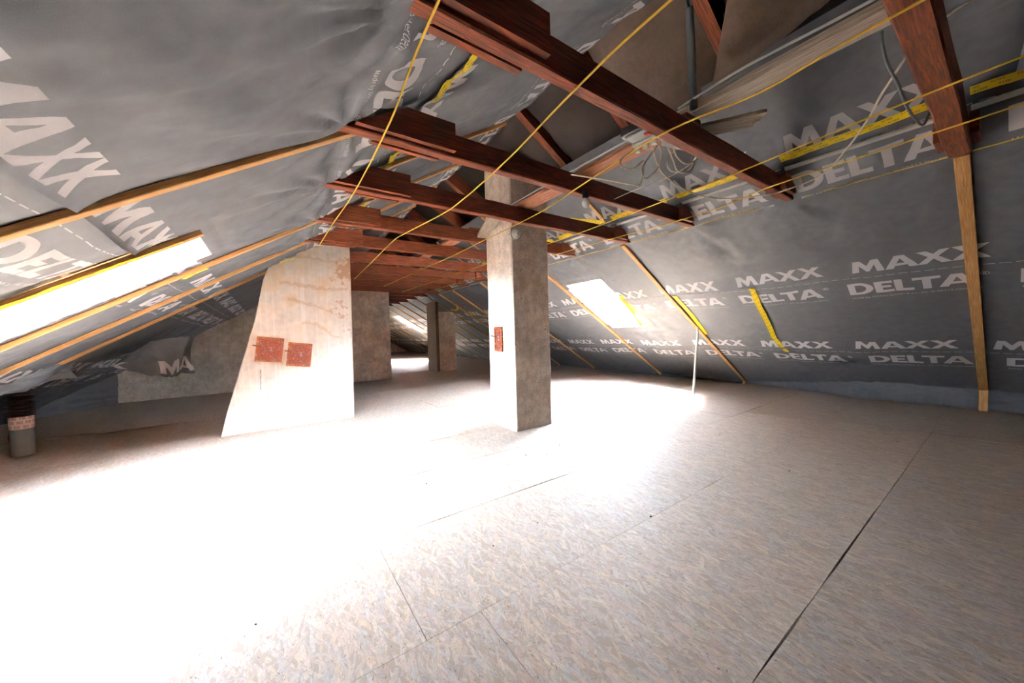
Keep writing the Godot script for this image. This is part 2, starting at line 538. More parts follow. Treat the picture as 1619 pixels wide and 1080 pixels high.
func make_materials() -> void:
	var m := mat("membrane", Color.WHITE, 0.66, membrane_tile())
	m.metallic_specular = 0.45
	mat("membrane_plain", Color(0.17, 0.17, 0.18), 0.5)
	m = mat("strand", Color.WHITE, 0.60, strand_tile())
	m.metallic_specular = 0.42
	for k in 3:
		m = M.strand.duplicate()
		m.albedo_color = [Color(0.98, 0.975, 0.97), Color(1.0, 0.99, 0.98), Color(0.97, 0.97, 0.97)][k]
		M["strand%d" % k] = m
	mat("subfloor", Color(0.12, 0.10, 0.09), 0.9)
	var dk := wood_tile(Color(0.20, 0.09, 0.05), Color(0.48, 0.24, 0.125), 41, 0.75)
	m = mat("old_wood", Color.WHITE, 0.75, dk)
	m.uv1_scale = Vector3(1.0, 4.0, 1)
	var pn := wood_tile(Color(0.66, 0.47, 0.28), Color(0.84, 0.67, 0.46), 45, 0.7)
	m = mat("pine", Color.WHITE, 0.65, pn)
	m.uv1_scale = Vector3(1.0, 4.0, 1)
	var wp := wood_tile(Color(0.60, 0.54, 0.47), Color(0.84, 0.80, 0.75), 49, 0.7)
	m = mat("whitewashed", Color.WHITE, 0.8, wp)
	m.uv1_scale = Vector3(1.0, 4.0, 1)
	var rp := wood_tile(Color(0.42, 0.25, 0.17), Color(0.72, 0.50, 0.38), 53, 1.0)
	m = mat("red_plank", Color.WHITE, 0.75, rp)
	m.uv1_scale = Vector3(1.0, 4.0, 1)
	m = mat("grey_wood", Color(0.62, 0.58, 0.54), 0.85, wp)
	m.uv1_scale = Vector3(1.0, 4.0, 1)
	m = mat("plaster", Color.WHITE, 0.9, plaster_tile(Color(0.94, 0.875, 0.82), 61))
	m.uv1_triplanar = true
	m.uv1_world_triplanar = true
	m.uv1_scale = Vector3(0.6, 0.6, 0.6)
	m = mat("grey_plaster", Color.WHITE, 0.9, plaster_tile(Color(0.86, 0.83, 0.79), 65))
	m.uv1_triplanar = true
	m.uv1_world_triplanar = true
	m.uv1_scale = Vector3(0.5, 0.5, 0.5)
	mat("stained", Color.WHITE, 0.9, stained_plaster())
	m = mat("rust", Color.WHITE, 0.8, rust_tile())
	m.uv1_triplanar = true
	m.uv1_scale = Vector3(2.6, 2.6, 2.6)
	m = M.rust.duplicate()
	m.albedo_color = Color(1.0, 0.98, 0.80)
	M.rust.albedo_color = Color(0.86, 0.84, 0.92)
	M["rust_frame"] = m
	m = mat("yellow_tape", Color.WHITE, 0.4, tape_tile())
	mat("yellow_cord", Color(0.86, 0.70, 0.24), 0.6)
	mat("white_plastic", Color(0.86, 0.86, 0.84), 0.45)
	mat("cable", Color(0.88, 0.83, 0.75), 0.5)
	mat("brown_cable", Color(0.55, 0.40, 0.31), 0.6)
	mat("dark_plastic", Color(0.13, 0.13, 0.14), 0.45)
	mat("red_plastic", Color(0.70, 0.10, 0.08), 0.5)
	mat("grey_pipe", Color(0.42, 0.45, 0.46), 0.45)
	mat("brown_rubber", Color(0.17, 0.13, 0.12), 0.6)
	m = mat("steel", Color(0.70, 0.71, 0.72), 0.4)
	m.metallic = 0.8
	m = mat("felt", Color.WHITE, 0.95, plaster_tile(Color(0.35, 0.30, 0.27), 71))
	m.uv1_triplanar = true
	m.uv1_scale = Vector3(1.2, 1.2, 1.2)
	m = mat("dark_felt", Color.WHITE, 0.95, plaster_tile(Color(0.17, 0.145, 0.14), 75))
	m.uv1_triplanar = true
	m.uv1_scale = Vector3(1.2, 1.2, 1.2)
	mat("roofing", Color(0.16, 0.14, 0.13), 0.95)
	m = mat("film", Color(0.86, 0.90, 0.94), 0.25)
	m.backlight_enabled = true
	m.backlight = Color(0.7, 0.75, 0.8)
	m = mat("glass", Color(0.92, 0.96, 0.98, 0.06), 0.02)
	m.transparency = BaseMaterial3D.TRANSPARENCY_ALPHA
	m = mat("lead_film", Color(0.62, 0.64, 0.67), 0.4)

# ------------------------------------------------------------------ setting
func build_floor() -> void:
	var fl := struct("floor")
	var st := mb()
	boxy(st, Vector3(-3.5, -0.30, ZF - 0.4), Vector3(7.3, -0.03, ZN + 0.3))
	obj("subfloor", st, M.subfloor, fl)
	var joints := {-1: 4.75, 0: 0.58, 1: 0.38, 2: 0.02, 3: -0.55, 4: -0.316}
	for row in range(-4, 30):
		var z0 := -0.41 - 0.675 * row
		var z1 := z0 - 0.675
		var j: float = joints.get(row, rng.randf() * 2.05)
		var x := j - 2.05 * ceilf((j + 3.2) / 2.05)
		while x < 7.0:
			var xa := maxf(x, -3.3) + rng.randf_range(0.0006, 0.0017)
			var xb := minf(x + 2.05, 7.0) - rng.randf_range(0.0006, 0.0017)
			if xb - xa > 0.05:
				var gap := rng.randf_range(0.0004, 0.0009)
				var y := rng.randf_range(-0.0012, 0.0008)
				st = mb()
				var o := Vector2(rng.randf(), rng.randf())
				var k := 1.0 / 1.35
				var flip := 1.0 if rng.randf() < 0.5 else -1.0
				var lo := -0.022
				var nseg := maxi(int((xb - xa) / 0.12), 2)
				var top := [[], []]
				for i in nseg + 1:
					var xx := lerpf(xa, xb, float(i) / nseg)
					top[0].append(Vector3(xx, y, z0 - edge_gap(row, xx, gap)))
					top[1].append(Vector3(xx, y, z1 + edge_gap(row + 1, xx, gap)))
				var uv := func(p: Vector3) -> Vector2: return o + Vector2((p.x - xa) * k * flip, (p.z - z1) * k)
				for i in nseg:
					var c := [top[0][i], top[0][i + 1], top[1][i + 1], top[1][i]]
					quad(st, c[0], c[1], c[2], c[3], Vector3.UP, uv.call(c[0]), uv.call(c[1]), uv.call(c[2]), uv.call(c[3]))
					for e in 2:
						var p: Vector3 = top[e][i]; var q: Vector3 = top[e][i + 1]
						quad(st, p, q, Vector3(q.x, lo, q.z), Vector3(p.x, lo, p.z), Vector3(0, 0, 1.0 if e == 0 else -1.0), uv.call(p), uv.call(q), uv.call(q) + Vector2(0, 0.02), uv.call(p) + Vector2(0, 0.02))
				for e in [[0, -1.0], [nseg, 1.0]]:
					var p: Vector3 = top[0][e[0]]; var q: Vector3 = top[1][e[0]]
					quad(st, p, q, Vector3(q.x, lo, q.z), Vector3(p.x, lo, p.z), Vector3(e[1], 0, 0), uv.call(p), uv.call(q), uv.call(q) + Vector2(0.02, 0), uv.call(p) + Vector2(0.02, 0))
				obj("floor_panel", st, M["strand%d" % (rng.randi() % 3)], fl)
			x += 2.05

# boards meet tightly for most of a joint and gape here and there
func edge_gap(row: int, x: float, least: float) -> float:
	var n := n1.get_noise_2d(x * 0.9, row * 13.7 + 5.0)
	return least + 0.0032 * smoothstep(0.12, 0.42, n)

func slab(st: SurfaceTool, side: int, s0: float, s1: float, z0: float, z1: float, d0: float, d1: float) -> void:
	var a := sp(side, s0, (d0 + d1) / 2, (z0 + z1) / 2)
	var b := sp(side, s1, (d0 + d1) / 2, (z0 + z1) / 2)
	beam(st, a, b, sn_of(side), absf(z1 - z0), absf(d1 - d0), 0.001)

func build_roof() -> void:
	var ce := struct("ceiling")
	for side in 2:
		var ops := OPEN.filter(func(o): return o[0] == side)
		ops.sort_custom(func(a, b): return a[4] > b[4])
		var z: float = ZN + 0.3
		var top := 5.66
		for o in ops:
			var st := mb()
			slab(st, side, -0.5, top + 0.26, o[4], z, -0.33, -0.27)
			slab(st, side, -0.5, o[1], o[3], o[4], -0.33, -0.27)
			slab(st, side, o[2], top + 0.26, o[3], o[4], -0.33, -0.27)
			obj("roof_deck", st, M.roofing, ce)
			z = o[3]
		var st2 := mb()
		slab(st2, side, -0.5, top + 0.26, ZF - 0.3, z, -0.33, -0.27)
		obj("roof_deck", st2, M.roofing, ce)
		for k in 27:
			var zt := tie_z(k) - 0.01
			st2 = mb()
			slab(st2, side, -0.1, top, zt - 0.035, zt + 0.035, -0.17, -0.015)
			obj("rafter", st2, M.old_wood, ce)

func gable(called: String, z0: float, z1: float, x0: float, x1: float, m: Material, rise := 0.0) -> void:
	var w := struct(called)
	var st := mb()
	var t := tan(deg_to_rad(ANG))
	var ply := [Vector2(x0, -0.02), Vector2(x1, -0.02)]
	if x1 > 1.865:
		ply.append(Vector2(x1, maxf((XR - x1) * t + rise, 0.0)))
		ply.append(Vector2(1.865, (1.865 - XL) * t + rise))
	else:
		ply.append(Vector2(x1, (x1 - XL) * t))
	ply.append(Vector2(x0, maxf((x0 - XL) * t + rise, 0.0)))
	prism_z(st, ply, z0, z1)
	obj("masonry", st, m, w)

func prism_z(st: SurfaceTool, ply: Array, z0: float, z1: float, uvf = null) -> void:
	var pv := PackedVector2Array(ply)
	var ix := Geometry2D.triangulate_polygon(pv)
	var mid := Vector2.ZERO
	for p in ply:
		mid += p / ply.size()
	for k in range(0, ix.size(), 3):
		for zz in [[z0, -1.0], [z1, 1.0]]:
			var p := []; var t := []
			for j in 3:
				var q := pv[ix[k + j]]
				p.append(Vector3(q.x, q.y, zz[0]))
				t.append(uvf.call(q) if uvf != null else q)
			tri(st, p, t, Vector3(0, 0, zz[1] * signf(z1 - z0)))
	for k in ply.size():
		var a: Vector2 = ply[k]; var b: Vector2 = ply[(k + 1) % ply.size()]
		var nrm := Vector2(b.y - a.y, a.x - b.x)
		if nrm.dot((a + b) / 2 - mid) < 0:
			nrm = -nrm
		var ua: Vector2 = uvf.call(a) if uvf != null else a
		var ub: Vector2 = uvf.call(b) if uvf != null else b
		quad(st, Vector3(a.x, a.y, z0), Vector3(b.x, b.y, z0), Vector3(b.x, b.y, z1), Vector3(a.x, a.y, z1), Vector3(nrm.x, nrm.y, 0), ua, ub, ub + Vector2(0.1, 0), ua + Vector2(0.1, 0))

func build_walls() -> void:
	gable("wall_back", ZF - 0.25, ZF, -3.4, 7.1, M.plaster, 0.36)
	gable("wall_front", ZN, ZN + 0.25, -3.4, 7.1, M.plaster, 0.36)
	gable("wall_left", -8.75, -8.45, XL, 0.94, M.grey_plaster)

func build_windows() -> void:
	for n in OPEN.size():
		var o: Array = OPEN[n]
		var w := struct("window_%d" % (n + 1))
		var side: int = o[0]
		var s0: float = o[1]; var s1: float = o[2]; var z0: float = o[3]; var z1: float = o[4]
		# lining boards round the opening
		for e in [[s0, s1, z0 - 0.02, z0], [s0, s1, z1, z1 + 0.02], [s0 - 0.02, s0, z0 - 0.02, z1 + 0.02], [s1, s1 + 0.02, z0 - 0.02, z1 + 0.02]]:
			var st := mb()
			slab(st, side, e[0], e[1], e[2], e[3], -0.28, -0.002)
			obj("reveal_board", st, M.red_plank if e[1] - e[0] > 0.5 else M.grey_wood, w)
		for e in [[s0 - 0.03, s1 + 0.03, z0 - 0.03, z0 + 0.035], [s0 - 0.03, s1 + 0.03, z1 - 0.035, z1 + 0.03], [s0 - 0.03, s0 + 0.04, z0 + 0.035, z1 - 0.035], [s1 - 0.04, s1 + 0.03, z0 + 0.035, z1 - 0.035]]:
			var st := mb()
			slab(st, side, e[0], e[1], e[2], e[3], -0.36, -0.275)
			obj("frame", st, M.white_plastic, w)
		for e in [[s0 + 0.03, s1 - 0.03, z0 + 0.03, z0 + 0.07], [s0 + 0.03, s1 - 0.03, z1 - 0.07, z1 - 0.03], [s0 + 0.03, s0 + 0.075, z0 + 0.07, z1 - 0.07], [s1 - 0.075, s1 - 0.03, z0 + 0.07, z1 - 0.07]]:
			var st := mb()
			slab(st, side, e[0], e[1], e[2], e[3], -0.372, -0.31)
			obj("sash", st, M.white_plastic, w)
		var pt := mb()
		slab(pt, side, s0 + 0.06, s1 - 0.06, z0 + 0.06, z1 - 0.06, -0.342, -0.336)
		obj("pane", pt, M.glass, w)

# ------------------------------------------------------------------ membrane
func batten_zs(side: int) -> Array:
	if side == 0:
		var out := [0.55, -0.25]
		for k in range(2, 27):
			if k < 7 or k > 11:
				out.append(tie_z(k) - 0.06)
		return out
	var o2 := [1.4, -0.185, -2.60, -4.15, -5.95]
	for k in range(9, 27):
		o2.append(tie_z(k) - 0.06)
	return o2

# how far the sheet hangs off its plane, into the room
func bulge(side: int, course: int, s: float, z: float) -> float:
	var zs := batten_zs(side)
	var lo := -99.0; var hi := 99.0
	for b in zs:
		if b <= z: lo = maxf(lo, b)
		if b >= z: hi = minf(hi, b)
	if lo < -90: lo = z - 0.4
	if hi > 90: hi = z + 0.4
	var span := maxf(hi - lo, 0.1)
	var t := (z - lo) / span
	var sag := sin(PI * clampf(t, 0, 1))
	var amp := (0.034 if side == 0 else 0.020) * minf(span, 1.4)
	var d := sag * amp * (1.0 + 0.8 * n1.get_noise_2d(s * 1.1 + side * 9.0, z * 0.7))
	d += sag * (0.016 if side == 0 else 0.011) * n2.get_noise_2d(s * 2.0 + 30.0 * side + course * 7.0, z * 4.0)
	d += sag * 0.005 * n2.get_noise_2d(s * 7.0, z * 16.0 + 50.0 * side)
	# creases that run out from where the ties pass through
	if s > 2.6 and z > -9.0:
		for k in 11:
			var dz := z - tie_z(k) + 0.02
			var ds := s - (3.86 if side == 0 else 3.90)
			var r2 := sqrt(dz * dz + ds * ds)
			if r2 < 0.9:
				var an := atan2(dz, ds)
				d += (0.024 if side == 0 else 0.009) * exp(-r2 * 2.8) * sin(an * 11.0 + k * 1.7 + r2 * 3.0) * smoothstep(0.02, 0.12, r2)
				d += 0.012 * exp(-pow(r2 / 0.14, 2))
	for o in OPEN:
		if o[0] == side and s > o[1] - 0.3 and s < o[2] + 0.3 and z > o[3] - 0.3 and z < o[4] + 0.3:
			var ex: float = maxf(maxf(o[1] - s, s - o[2]), maxf(o[3] - z, z - o[4]))
			d = lerpf(0.0, d, smoothstep(0.0, 0.25, ex))
			if ex > 0:
				d += 0.008 * sin(ex * 40.0 + s * 6.0) * exp(-ex * 9.0)
	return d

func lip(side: int, course: int, s: float, s0: float, z: float) -> float:
	# the lower edge of an upper course stands a little off the course below and gapes in places
	var g := 0.012 + 0.014 * maxf(0.0, n1.get_noise_2d(z * 1.3, 17.0 + course + 5 * side))
	if side == 1 and course == 2:
		g += 0.035 * exp(-pow((z + 2.05) / 0.35, 2))
	if side == 0 and course == 2:
		g += 0.05 * exp(-pow((z + 2.15) / 0.22, 2)) + 0.025 * exp(-pow((z + 1.6) / 0.2, 2))
	return g * exp(-(s - s0) / 0.07)

func build_membranes() -> void:
	var words := ["lowest", "second", "third", "topmost"]
	var zs := []
	var z := ZN
	while z > ZF + 0.001:
		zs.append(z)
		z -= 0.025 if z > -6.0 and z < 1.0 else (0.05 if z > -14.0 and z < 1.0 else 0.1)
	zs.append(ZF)
	# snap the grid to the openings
	for o in OPEN:
		for e in [o[3], o[4]]:
			var best := 0
			for k in zs.size():
				if absf(zs[k] - e) < absf(zs[best] - e): best = k
			zs[best] = e
	var start := {  # where the wording of each course starts: [name at the top, name at the foot]
		1: [[-0.978, -1.0], [-0.915, -1.05], [-0.965, -0.845], [-0.60, -0.945]],
		0: [[-1.30, -1.0], [-1.90, -1.30], [-1.345, -0.915], [-1.5, -1.42]]}
	for side in 2:
		var ln: Array = LINES_L if side == 0 else LINES_R
		for c in 4:
			var s0: float = ln[c]; var s1: float = ln[c + 1] + (0.06 if c < 3 else 0.0)
			var ss := []
			var foot := c == 0
			var step := 0.025
			if foot:
				s0 = 0.0
			var nn := int(ceil((s1 - s0) / step))
			for k in nn + 1:
				ss.append(lerpf(s0, s1, float(k) / nn))
			for o in OPEN:
				if o[0] == side:
					for e in [o[1], o[2]]:
						if e > s0 and e < s1:
							var best := 0
							for k in ss.size():
								if absf(ss[k] - e) < absf(ss[best] - e): best = k
							ss[best] = e
			var pts := []; var uvs := []
			for zz in zs:
				for s in ss:
					var d := bulge(side, c, s, zz)
					if c > 0:
						d += lip(side, c, s, s0, zz)
					if c < 3 and s > s1 - 0.07:
						d = minf(d, bulge(side, c + 1, s, zz)) - 0.004
					var p := sp(side, s, d, zz)
					if foot:    # hangs down to the floor at the foot
						var xf := right_foot(zz) if side == 1 else lerpf(-2.80, -2.10, smoothstep(-7.3, -8.4, zz)) + 0.04 * n1.get_noise_2d(zz * 0.9, 9.0)
						var ys := ((XR - xf) if side == 1 else (xf - XL)) * sn / cs
						var sk := ys / sn
						if s < sk:
							var t: float = s / sk
							p = Vector3(xf + (0.03 * sin(zz * 5.0) * (1.0 - t) * t * 2.0) + (0.02 + 0.02 * n2.get_noise_2d(zz * 3.0, s * 4.0)) * (1 - t) * (1.0 if side == 1 else -1.0), maxf(ys * t, 0.004) , zz)
					pts.append(p)
					var st_: Array = start[side][c]
					var ref: float = st_[0] if s > (s0 + s1) / 2 else st_[1]
					var u: float = (zz - ref) / 0.92 if side == 1 else (ref - zz) / 0.92
					var v: float = (s1 - s) / (s1 - s0)
					if c == 3 or foot:
						v = 1.0 - (s - s0) / 1.5 if c == 3 else minf((s1 - s) / 1.5, 0.84)
					uvs.append(Vector2(u, v))
			var st := mb()
			var ops := OPEN.filter(func(o): return o[0] == side)
			grid(st, pts, uvs, zs.size(), ss.size(), func(i: int, j: int) -> bool:
				var zm: float = (zs[i] + zs[i + 1]) / 2; var sm: float = (ss[j] + ss[j + 1]) / 2
				for o in ops:
					if zm > o[3] and zm < o[4] and sm > o[1] and sm < o[2]:
						return true
				if side == 0 and c == 0 and zm < -8.45:
					return true
				return false)
			var o := obj("membrane_sheet", st, M.membrane)
			tag(o, "%s course of dark printed membrane on the slope %s" % [words[c], "above the leaning chimney" if side == 0 else "behind the thin white pole"], "membrane", "membrane courses")
			o.mesh.surface_set_name(0, "membrane")

# ------------------------------------------------------------------ timber
func build_battens() -> void:
	for zb in batten_zs(0):
		var lowest := 1.55
		if zb < -4.5: lowest = 1.05
		if zb > -2.3 or (zb < -2.5 and zb > -2.6): lowest = 1.3
		var t := thing_batten(0, zb, lowest, 3.12 if absf(zb + 2.57) < 0.02 else 3.90, 0.042, 0.028)
		var lb := "thin pine batten running down the membrane past the rusty-doored chimney"
		if absf(zb + 1.84) < 0.02: lb = "pine batten on bare grey membrane just above the vent pipe's skylight"
		elif absf(zb + 2.57) < 0.02: lb = "pine batten edged with yellow tape beside the vent pipe's skylight"
		elif absf(zb + 3.39) < 0.02: lb = "bright pine batten between the film-lined skylight and the leaning chimney"
		elif absf(zb + 4.13) < 0.02: lb = "dim pine batten next but one to the leaning chimney"
		elif absf(zb + 4.90) < 0.02: lb = "pine batten reaching down towards the corrugated vent pipe"
		tag(t, lb, "batten", "pine battens on the left slope")
		if zb < -2.3 and zb > -9.5:
			var u := thing_batten(0, zb - 0.03, 4.22, 5.55, 0.036, 0.026)
			tag(u, "short pine batten above the ties over the leaning chimney", "batten", "short battens above the ties")
	for zb in batten_zs(1):
		var t := thing_batten(1, zb, -1.0, 3.84, 0.062 if zb > -1 else 0.05, 0.026)
		var lb := "pine batten running down the membrane behind the square column"
		if absf(zb + 0.185) < 0.02: lb = "pine batten under the thick reddish tie, running down to the floor"
		elif absf(zb + 2.6) < 0.02: lb = "pine batten with the thin white pole leaning beside it"
		elif absf(zb + 4.15) < 0.02: lb = "pine batten running just beside the skylight by the column"
		elif absf(zb + 5.95) < 0.02: lb = "pine batten bent at its foot between skylight and square column"
		tag(t, lb, "batten", "pine battens on the right slope")
	for k in range(3, 14):
		var u := thing_batten(1, tie_z(k) - 0.05, 4.30, 5.00, 0.036, 0.026)
		tag(u, "short pine batten above the ties over the white pole", "batten", "short battens above the ties")

func thing_batten(side: int, zb: float, s0: float, s1: float, w: float, h: float) -> MeshInstance3D:
	var st := mb()
	var n := sn_of(side)
	var off := h / 2 + 0.004
	if s0 < 0:
		var xf := right_foot(zb)
		var ys := (XR - xf) * sn / cs
		var knee := Vector3(xf - off * 1.5, ys - 0.005, zb)
		beam(st, knee + Vector3(-0.0, 0.0, 0), sp(side, s1, off, zb), n, w, h, 0.003)
		beam(st, Vector3(xf - off * 1.5 - 0.02, 0.002, zb), knee + Vector3(0, 0.012, 0), Vector3(-1, 0, 0), w, h, 0.003)
	else:
		beam(st, sp(side, s0, off, zb), sp(side, s1, off, zb), n, w, h, 0.003)
	return obj("roof_batten", st, M.pine)

func build_ties() -> void:
	for k in 26:
		var z := tie_z(k)
		var lb := "dark brown collar tie, one of the close row beyond the square column"
		match k:
			0: lb = "thick reddish collar tie ending above the long pine batten"
			1: lb = "dark collar tie passing over the socket box with coiled cables"
			2: lb = "dark collar tie crossing just before the head of the square column"
			3: lb = "brown collar tie touching the front of the square column"
			4: lb = "brown collar tie meeting the square column from behind, whitish at its middle"
			5: lb = "brown collar tie over the top of the leaning chimney"
		var t := thing("collar_tie", lb, "tie", Vector3(1.86, 1.965, z), "collar ties under the roof")
		var w := 0.09 if k == 0 else 0.06
		var dy := rng.randf_range(-0.008, 0.008) if k > 0 else 0.0
		var st := mb()
		var segs := [Vector3(0.30, 2.03 + dy, z)]
		for i in range(1, 12):
			segs.append(Vector3(0.30 + 3.08 * i / 12.0, 2.03 + dy + rng.randf_range(-0.003, 0.003), z + rng.randf_range(-0.003, 0.003)))
		segs.append(Vector3(3.38, 2.03 + dy, z))
		for i in 12:
			beam(st, segs[i], segs[i + 1] + Vector3(0.002, 0, 0), Vector3.UP, w, 0.13, 0.006)
		obj("beam", st, M.old_wood, t)
		if k > 0 and k < 16:
			st = mb()
			cleat(st, 0.36, 0.86, 1.985 + dy, 2.13 + dy, z + 0.032, z + 0.062, true)
			obj("cleat", st, M.old_wood, t)
			st = mb()
			cleat(st, 0.44, 0.80, 1.962 + dy, 2.11 + dy, z - 0.06, z - 0.032, true)
			obj("cleat", st, M.old_wood, t)
		if k < 12:
			for s in [-1.0, 1.0]:
				st = mb()
				var zc: float = z + s * (w / 2 + 0.017)
				boxy(st, Vector3(3.10, 1.985 + dy, zc - 0.016), Vector3(3.30, 2.10 + dy, zc + 0.016), 0.004)
				obj("end_block", st, M.old_wood, t)

func cleat(st: SurfaceTool, x0: float, x1: float, y0: float, y1: float, z0: float, z1: float, _l: bool) -> void:
	var cut := (y1 - y0) / tan(deg_to_rad(ANG))
	prism_z(st, [Vector2(x0, y0), Vector2(x1, y0), Vector2(x1, y1), Vector2(x0 + cut, y1)], z0, z1)

func soot_door(parent: Node3D, at: Vector3, ex: Vector3, ey: Vector3, w: float, h: float) -> void:
	# ex, ey: axes in the face; the door stands off along their cross product
	var n := ex.cross(ey).normalized()
	var d := Node3D.new()
	d.name = "soot_door"
	parent.add_child(d, true)
	d.position = at - parent.position
	d.basis = Basis(ex, ey, n)
	var st := mb()
	var b := 0.022
	for r in [[-w / 2, w / 2, -h / 2, -h / 2 + b], [-w / 2, w / 2, h / 2 - b, h / 2], [-w / 2, -w / 2 + b, -h / 2 + b, h / 2 - b], [w / 2 - b, w / 2, -h / 2 + b, h / 2 - b]]:
		boxy(st, Vector3(r[0], r[2], -0.01), Vector3(r[1], r[3], 0.016), 0.003)
	part(d, "door_frame", st, M.rust_frame)
	st = mb()
	boxy(st, Vector3(-w / 2 + b, -h / 2 + b, -0.01), Vector3(w / 2 - b, h / 2 - b, 0.010), 0.003)
	boxy(st, Vector3(-w / 2 + b * 2.2, -h / 2 + b * 2.2, 0.009), Vector3(w / 2 - b * 2.2, h / 2 - b * 2.2, 0.014), 0.003)
	part(d, "door_leaf", st, M.rust)
	st = mb()
	tube(st, [Vector3(-w / 2 - 0.03, h * 0.14, 0.03), Vector3(-w / 2 + 0.01, h * 0.12, 0.028), Vector3(-w / 2 + 0.05, h * 0.1, 0.024)], 0.007, 6)
	part(d, "latch", st, M.rust)

func part(parent: Node3D, called: String, st: SurfaceTool, m: Material) -> MeshInstance3D:
	var o := MeshInstance3D.new()
	o.mesh = st.commit()
	o.material_override = m
	o.name = called
	parent.add_child(o, true)
	return o

func build_chimneys() -> void:
	var t := tan(deg_to_rad(ANG))
	# leaning chimney
	var c := thing("leaning_chimney", "whitewashed leaning chimney with two rusty soot doors and brown stains", "chimney", Vector3(0.2, 0, -4.9))
	var left := [Vector2(-0.463, -0.01), Vector2(-0.40, 0.253), Vector2(-0.297, 0.606), Vector2(-0.226, 0.875), Vector2(-0.132, 1.197), Vector2(-0.042, 1.643), Vector2(0.02, 1.80)]
	var ply := left.duplicate()
	ply.append_array([Vector2(0.50, 2.09), Vector2(0.84, 2.29), Vector2(0.835, 1.6), Vector2(0.825, 0.8), Vector2(0.812, -0.01)])
	var st := mb()
	prism_z(st, ply, -5.15, -4.65, func(p: Vector2) -> Vector2: return Vector2((p.x + 0.6) / 1.6, (2.4 - p.y) / 2.4))
	obj("shaft", st, M.stained, c)
	var ey := Vector3(0.155, 0.98, 0).normalized()
	var ex := Vector3(0.98, -0.13, 0).normalized()
	soot_door(c, Vector3(-0.015, 0.878, -4.648), ex, ex.cross(Vector3(0, 0, -1)).normalized() if false else Vector3(0.13, 0.98, 0).normalized(), 0.245, 0.265)
	soot_door(c, Vector3(0.262, 0.806, -4.648), ex, Vector3(0.13, 0.98, 0).normalized(), 0.235, 0.265)
	# square column
	c = thing("square_chimney", "square rendered column with a small rusty soot door", "chimney", Vector3(2.2, 0, -3.05))
	st = mb()
	column(st, 1.975, 2.45, -3.30, -2.82, -0.005, 2.74)
	obj("shaft", st, M.plaster, c)
	soot_door(c, Vector3(1.973, 0.925, -3.085), Vector3(0, 0, 1), Vector3.UP, 0.15, 0.26)
	# third chimney, behind
	c = thing("broad_chimney", "broad plastered chimney wall standing behind the leaning chimney", "chimney", Vector3(1.6, 0, -8.4))
	st = mb()
	column(st, 0.95, 2.26, -8.75, -8.15, -0.005, 2.34)
	obj("shaft", st, M.plaster, c)
	# far pillar with a timber post
	c = thing("far_pillar", "plastered pillar with a grey timber side, beyond the square column", "pillar", Vector3(3.85, 0, -9.0))
	st = mb()
	column(st, 3.66, 4.15, -9.35, -8.68, -0.005, 1.58)
	obj("shaft", st, M.plaster, c)
	st = mb()
	beam(st, Vector3(3.61, 0, -8.95), Vector3(3.61, 1.84, -8.95), Vector3(0, 0, 1), 0.085, 0.62, 0.006)
	obj("timber_post", st, M.grey_wood, c)

# a rendered shaft with slightly uneven faces and worn corners
func column(st: SurfaceTool, x0: float, x1: float, z0: float, z1: float, y0: float, y1: float) -> void:
	var c := 0.012
	var ring := []
	for q in [[x0, z1, 1, 0, 0, -1], [x1, z1, 0, -1, -1, 0], [x1, z0, -1, 0, 0, 1], [x0, z0, 0, 1, 1, 0]]:
		pass
	var base := [Vector2(x0, z1 - c), Vector2(x0 + c, z1)]
	var steps := 6
	for k in range(1, steps):
		base.append(Vector2(lerpf(x0 + c, x1 - c, float(k) / steps), z1))
	base.append_array([Vector2(x1 - c, z1), Vector2(x1, z1 - c)])
	for k in range(1, steps):
		base.append(Vector2(x1, lerpf(z1 - c, z0 + c, float(k) / steps)))
	base.append_array([Vector2(x1, z0 + c), Vector2(x1 - c, z0), Vector2(x0 + c, z0), Vector2(x0, z0 + c)])
	for k in range(1, steps):
		base.append(Vector2(x0, lerpf(z0 + c, z1 - c, float(k) / steps)))
	var nv := int((y1 - y0) / 0.08) + 1
	var pts := []; var uvs := []
	var mid := Vector2((x0 + x1) / 2, (z0 + z1) / 2)
	for i in base.size() + 1:
		var b: Vector2 = base[i % base.size()]
		for j in nv:
			var y := lerpf(y0, y1, float(j) / (nv - 1))
			var dd := (b - mid).normalized() * (0.006 * n1.get_noise_3d(b.x * 3.0, y * 2.5, b.y * 3.0))
			pts.append(Vector3(b.x + dd.x, y, b.y + dd.y))
			uvs.append(Vector2(float(i) / base.size(), y))
	st.set_smooth_group(0)
	# flat faces: separate triangles keep the arrises crisp
	for i in base.size():
		for j in nv - 1:
			var a := i * nv + j
			var hint: Vector3 = (pts[a] + pts[a + nv]) / 2 - Vector3(mid.x, (pts[a].y + pts[a + nv].y) / 2, mid.y)
			quad(st, pts[a], pts[a + nv], pts[a + nv + 1], pts[a + 1], hint)

